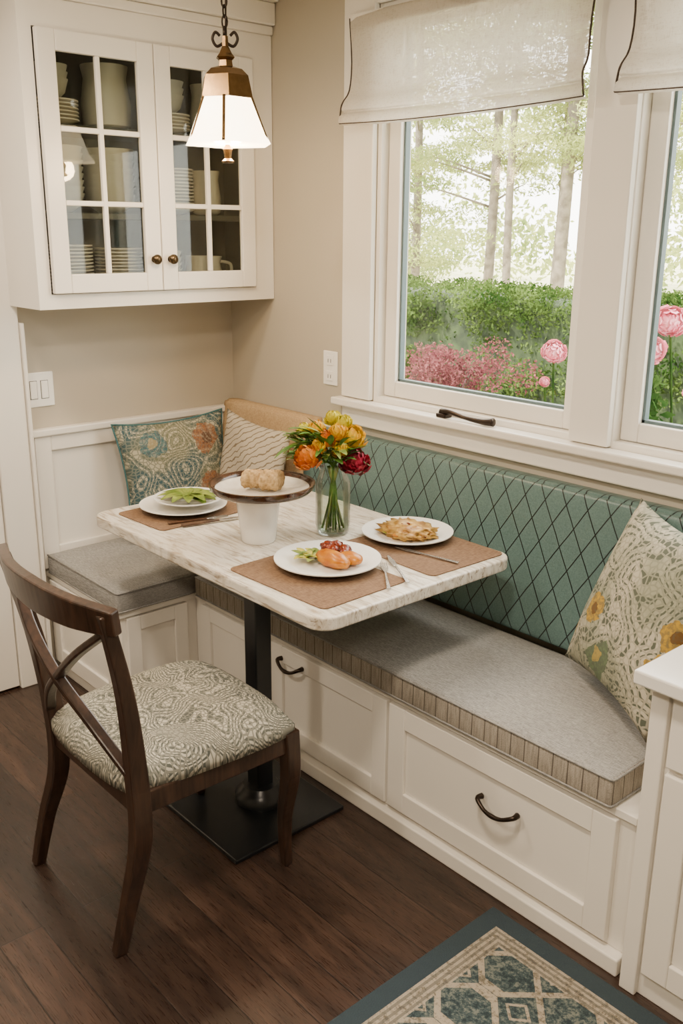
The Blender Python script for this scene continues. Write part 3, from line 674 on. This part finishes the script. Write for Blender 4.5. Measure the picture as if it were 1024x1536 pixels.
for k,(o3,r_,mt) in enumerate(fl):
    c=Vector((vx,vy,bz))+rv*(o3[0]-.022)+fv*o3[1]+Vector((0,0,o3[2]-.02))
    flower('bloom_%d'%(k+1),c,r_,mt,90,(o3[0]*4,o3[1]*2-.4,1),.42,parent=e)
    tube('stem_%d'%(k+1),[(vx-o3[0]*.3,vy-o3[1]*.2,T+.015),(vx,vy,T+.19),(vx+(c.x-vx)*.5,vy+(c.y-vy)*.5,T+.22),tuple(c)],.0025,'leaf',e,6)
for k in range(150):
    a=random.uniform(0,6.28); el=random.uniform(-.2,1.3); L1=random.uniform(.045,.080)
    st=Vector((vx,vy,bz+random.uniform(.0,.07)))-rv*.012+Vector((math.cos(a),math.sin(a),0))*random.uniform(.01,.065)
    if k<70: a=math.atan2(-.747,-.665)+random.uniform(-1.0,1.0); st=Vector((vx,vy,bz+random.uniform(.0,.10)))-rv*random.uniform(.01,.095)+fv*random.uniform(-.05,.04); el=random.uniform(-.1,1.0)
    leafmesh('leaf_%d'%(k+1),st,(math.cos(a),math.sin(a),el),L1,random.uniform(.014,.028),'leaf' if k%3 else 'herb',e,random.uniform(0,.5))
for k in range(14):
    a=k*.7; tube('water_stem_%d'%k,[(vx+.032*math.cos(a),vy+.032*math.sin(a),T+.015),(vx-.016*math.cos(a),vy-.016*math.sin(a),T+.2)],.0030,'herb' if k%2 else 'leaf',e,6,smoothpath=False)

# ------------------------------------------------------------------ rug
V=[(0,0,0),(2.0,0,0),(2.0,-1.4,0),(0,-1.4,0)]; V=V+[(x,y,.008) for x,y,_ in V]
o=obj('area_rug',V,[(0,1,2,3),(7,6,5,4),(0,4,5,1),(1,5,6,2),(2,6,7,3),(3,7,4,0)],'rug',None); o.location=(1.920,-.607,.0005); bev(o,.003)

# ------------------------------------------------------------------ exterior
def leafcloud(name,centers,radii,n,size,mat,seed=1,elong=.5):
    r=np.random.default_rng(seed); ci=r.integers(0,len(centers),n); C=np.array(centers)[ci]; Rr=np.array(radii)[ci]
    d=r.normal(size=(n,3)); d/=np.linalg.norm(d,axis=1)[:,None]; rad=r.uniform(.25,1,(n,1))**.5
    P=C+d*rad*Rr; s=size*r.uniform(.6,1.4,(n,1))
    a=r.normal(size=(n,3)); a/=np.linalg.norm(a,axis=1)[:,None]; b_=np.cross(a,r.normal(size=(n,3))); b_/=np.linalg.norm(b_,axis=1)[:,None]
    V=np.stack([P-a*s,P+b_*s*elong,P+a*s,P-b_*s*elong],1).reshape(-1,3)
    me=D.meshes.new(name); me.vertices.add(4*n); me.vertices.foreach_set('co',V.ravel()); me.loops.add(4*n); me.loops.foreach_set('vertex_index',np.arange(4*n,dtype=np.int32))
    me.polygons.add(n); me.polygons.foreach_set('loop_start',np.arange(n,dtype=np.int32)*4); me.polygons.foreach_set('loop_total',np.full(n,4,dtype=np.int32)); me.update(calc_edges=True)
    me.materials.append(M[mat]); return me
def leafmat(name,c1,c2,tr=.5,sc=1.5):
    m,nt,b=newmat(name); nt.nodes.remove(b); g=N(nt); o=nt.nodes['Material Output']; f,_=g.noise(g.coord(),sc,4)
    c=g.ramp(f,[(.35,c1),(.65,c2)]); d=g.n('ShaderNodeBsdfDiffuse'); t=g.n('ShaderNodeBsdfTranslucent'); g.link(c,d.inputs[0]); g.link(c,t.inputs[0])
    mx=g.n('ShaderNodeMixShader'); mx.inputs[0].default_value=tr; g.link(d.outputs[0],mx.inputs[1]); g.link(t.outputs[0],mx.inputs[2]); g.link(mx.outputs[0],o.inputs[0]); return m
M['treeleaf']=leafmat('sunlit_foliage',(.15,.20,.065),(.44,.47,.18),.5,.8)
M['hedgeleaf']=leafmat('hedge_foliage',(.016,.040,.008),(.095,.145,.036),.3,4)
M['bushleaf']=leafmat('bush_foliage',(.022,.06,.014),(.085,.15,.04),.3,9)
M['redleaf']=leafmat('red_barberry',(.085,.022,.028),(.21,.075,.078),.35,8)
M['bark']=mcol('bark',(.11,.09,.068),(.22,.185,.15),.9,8)
M['twig']=mcol('dark_twig',(.03,.012,.012),(.06,.025,.022),.9,8)
M['grass']=mcol('lawn',(.42,.44,.22),(.65,.62,.42),.9,2)
M['gravel']=mcol('patio_gravel',(.20,.19,.17),(.34,.32,.28),.9,30)
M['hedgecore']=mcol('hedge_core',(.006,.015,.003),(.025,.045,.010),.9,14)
box('lawn_ground',-40,30,4.0,60,-.35,-.25,'grass',None,0)
box('patio_ground',-12,12,.16,4.0,-.35,-.25,'gravel',None,0)
e=empty('garden_hedge',(-1,3.5,0))
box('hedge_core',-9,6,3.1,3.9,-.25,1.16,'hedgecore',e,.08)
cs=[];rs=[]
for i in range(420):
    x_=random.uniform(-7,4)
    cs.append((x_,random.uniform(2.98,3.2),random.uniform(.0,1.16)) if i<260 else (x_,random.uniform(3.05,3.9),1.16)); rs.append((.22,.12,.12) if i<260 else (.25,.2,.09))
me=leafcloud('hedge_leaves',cs,rs,120000,.015,'hedgeleaf',seed=3); fin(D.objects.new('hedge_leaves',me),e)
e=empty('barberry_shrub',(-.66,2,-.25)); cs=[(-.66+random.gauss(0,.17),2+random.uniform(-.2,.2),.66+random.uniform(-.28,.26)) for _ in range(48)]
me=leafcloud('shrub_leaves',cs,[(.11,.11,.11)]*48,10000,.011,'redleaf',seed=4); fin(D.objects.new('shrub_leaves',me),e)
for k in range(14): tube('twig_%d'%k,[(-.66,2,-.25),(-.66+random.uniform(-.1,.1),2+random.uniform(-.1,.1),.3),(-.66+random.uniform(-.3,.3),2+random.uniform(-.2,.2),.80)],.004,'twig',e,6)
def peony(name,base,blooms,seed):
    e=empty(name,base)
    for k,(x,y,z,r_) in enumerate(blooms):
        flower('bloom_%d'%k,(x,y,z),r_,'pink',80,(.5,-.7,.5),.6,parent=e,flat=.6)
        tube('stem_%d'%k,[base,((base[0]+x)/2+.03,(base[1]+y)/2,(base[2]+z)/2+.1),(x,y,z)],.004,'bushleaf',e,6)
    cs=[(base[0]+random.uniform(-.22,.22),base[1]+random.uniform(-.15,.15),random.uniform(.2,min(b_[2] for b_ in blooms)-.02)) for _ in range(24)]
    me=leafcloud('foliage',cs,[(.10,.10,.10)]*24,2400,.022,'bushleaf',seed=seed); fin(D.objects.new('foliage',me),e)
peony('peony_bush',(1.56,.75,-.25),[(1.49,.70,1.325,.052),(1.43,.70,1.225,.046),(1.36,.72,1.12,.022),(1.70,.78,1.18,.035),(1.58,.72,1.10,.025)],5)
peony('peony_bush.001',(1.02,.72,-.25),[(1.04,.70,1.18,.042),(.98,.74,1.06,.018)],6)
def tree(name,x,y,h,r_,seed,dens=5000,low=1.9,spread=1.5):
    random.seed(seed); e=empty(name,(x,y,-.25))
    tube('trunk',[(x,y,-.25),(x+random.uniform(-.1,.1),y,h*.4),(x+random.uniform(-.2,.2),y,h)],[r_,r_*.8,r_*.4],'bark',e,10)
    cs=[];rs=[]
    for k in range(26):
        z=random.uniform(low,h*.8); a=random.uniform(0,6.28); q=random.uniform(.3,spread)
        c=(x+q*math.cos(a),y+q*math.sin(a),z); cs.append(c); s=random.uniform(.35,.8); rs.append((s*1.2,s*1.2,s*.28))
        if k<12: tube('branch_%d'%k,[(x,y,z-.3),(x+(c[0]-x)*.6,y+(c[1]-y)*.6,z-.1),c],[r_*.25,r_*.15,r_*.06],'bark',e,5,3)
    me=leafcloud('crown',cs,rs,dens,.036,'treeleaf',seed=seed,elong=.32); fin(D.objects.new('crown',me),e)
TR=[(-6.9,9.8,7,.09,2.2),(-6.3,9.6,7,.07,2.6),(-6.0,10.3,8,.07,2.5),(-5.55,9.8,8,.11,2.3),(-4.9,10.5,8,.06,2.4),(-9.3,10,7,.10,.6),(-10.5,11.5,8,.10,.8),(-3.2,9.6,7,.08,1.8),(-2.2,10.3,7,.10,1.4),(-1.3,9.4,7,.08,1.9),(-8.2,9.5,7,.08,1.2)]
for i,(x,y,h,r_,low) in enumerate(TR): tree('pine_tree' if i==0 else 'pine_tree.%03d'%i,x,y,h,r_,20+i,12000,low)
random.seed(5)
e=empty('distant_woodland',(-2,20,0))
cs=[(random.uniform(-42,12),random.uniform(22,34),random.choice([random.uniform(.2,2),random.uniform(2,9)])) for _ in range(140)]
me=leafcloud('woodland_leaves',cs,[(1.6,1.4,.8)]*140,26000,.12,'treeleaf',seed=8); fin(D.objects.new('woodland_leaves',me),e)

# ------------------------------------------------------------------ lights & world
w=D.worlds.new('sky'); bpy.context.scene.world=w; w.use_nodes=True; g=N(w.node_tree); bg=w.node_tree.nodes['Background']
bg.inputs[0].default_value=(1.0,.97,.88,1); bg.inputs[1].default_value=10.5
s=D.lights.new('sun','SUN'); s.energy=16; s.angle=.03; s.color=(1,.90,.68); so=D.objects.new('sun',s); so.rotation_euler=(R(42),0,R(-25)); COL.objects.link(so)
def fill_light(name,x,y,en,size=.5,col=(1,.83,.64)):  # added area light with ring, an invented source to fill the interior
    e=empty(name,(x,y,HC)); lathe('fill_ring',[(.06,-.001),(.085,-.001),(.09,-.008),(.06,-.010)],(x,y,HC),'white',e,32)
    l=D.lights.new('lamp','AREA'); l.shape='DISK'; l.size=size; l.energy=en; l.color=col; o=D.objects.new('lamp',l); o.location=(x,y,HC-.02); fin(o,e)
fill_light('ceiling_fill_light',2.2,-1.5,33,.25); fill_light('ceiling_fill_light.001',1.2,-2.6,29,.25); fill_light('ceiling_fill_light.002',3.6,-2.6,42,.5); fill_light('ceiling_fill_light.003',.75,-1.45,18,.2)  # all out of view, added only to brighten the room

# ------------------------------------------------------------------ camera
ya,p,r=R(138.3),R(-16.7),R(.5)
F=Vector((math.cos(ya)*math.cos(p),math.sin(ya)*math.cos(p),math.sin(p))); Rt=Vector((math.sin(ya),-math.cos(ya),0)); U=Rt.cross(F)
R2=Rt*math.cos(r)+U*math.sin(r); U2=-Rt*math.sin(r)+U*math.cos(r)
mt=Matrix((R2,U2,-F)).transposed().to_4x4(); mt.translation=(3.11,-2.18,1.6)
cd=D.cameras.new('camera'); cd.sensor_fit='VERTICAL'; cd.sensor_height=36; cd.lens=36*1405/1536; cd.clip_start=.02
co=D.objects.new('camera',cd); COL.objects.link(co); co.matrix_world=mt; bpy.context.scene.camera=co
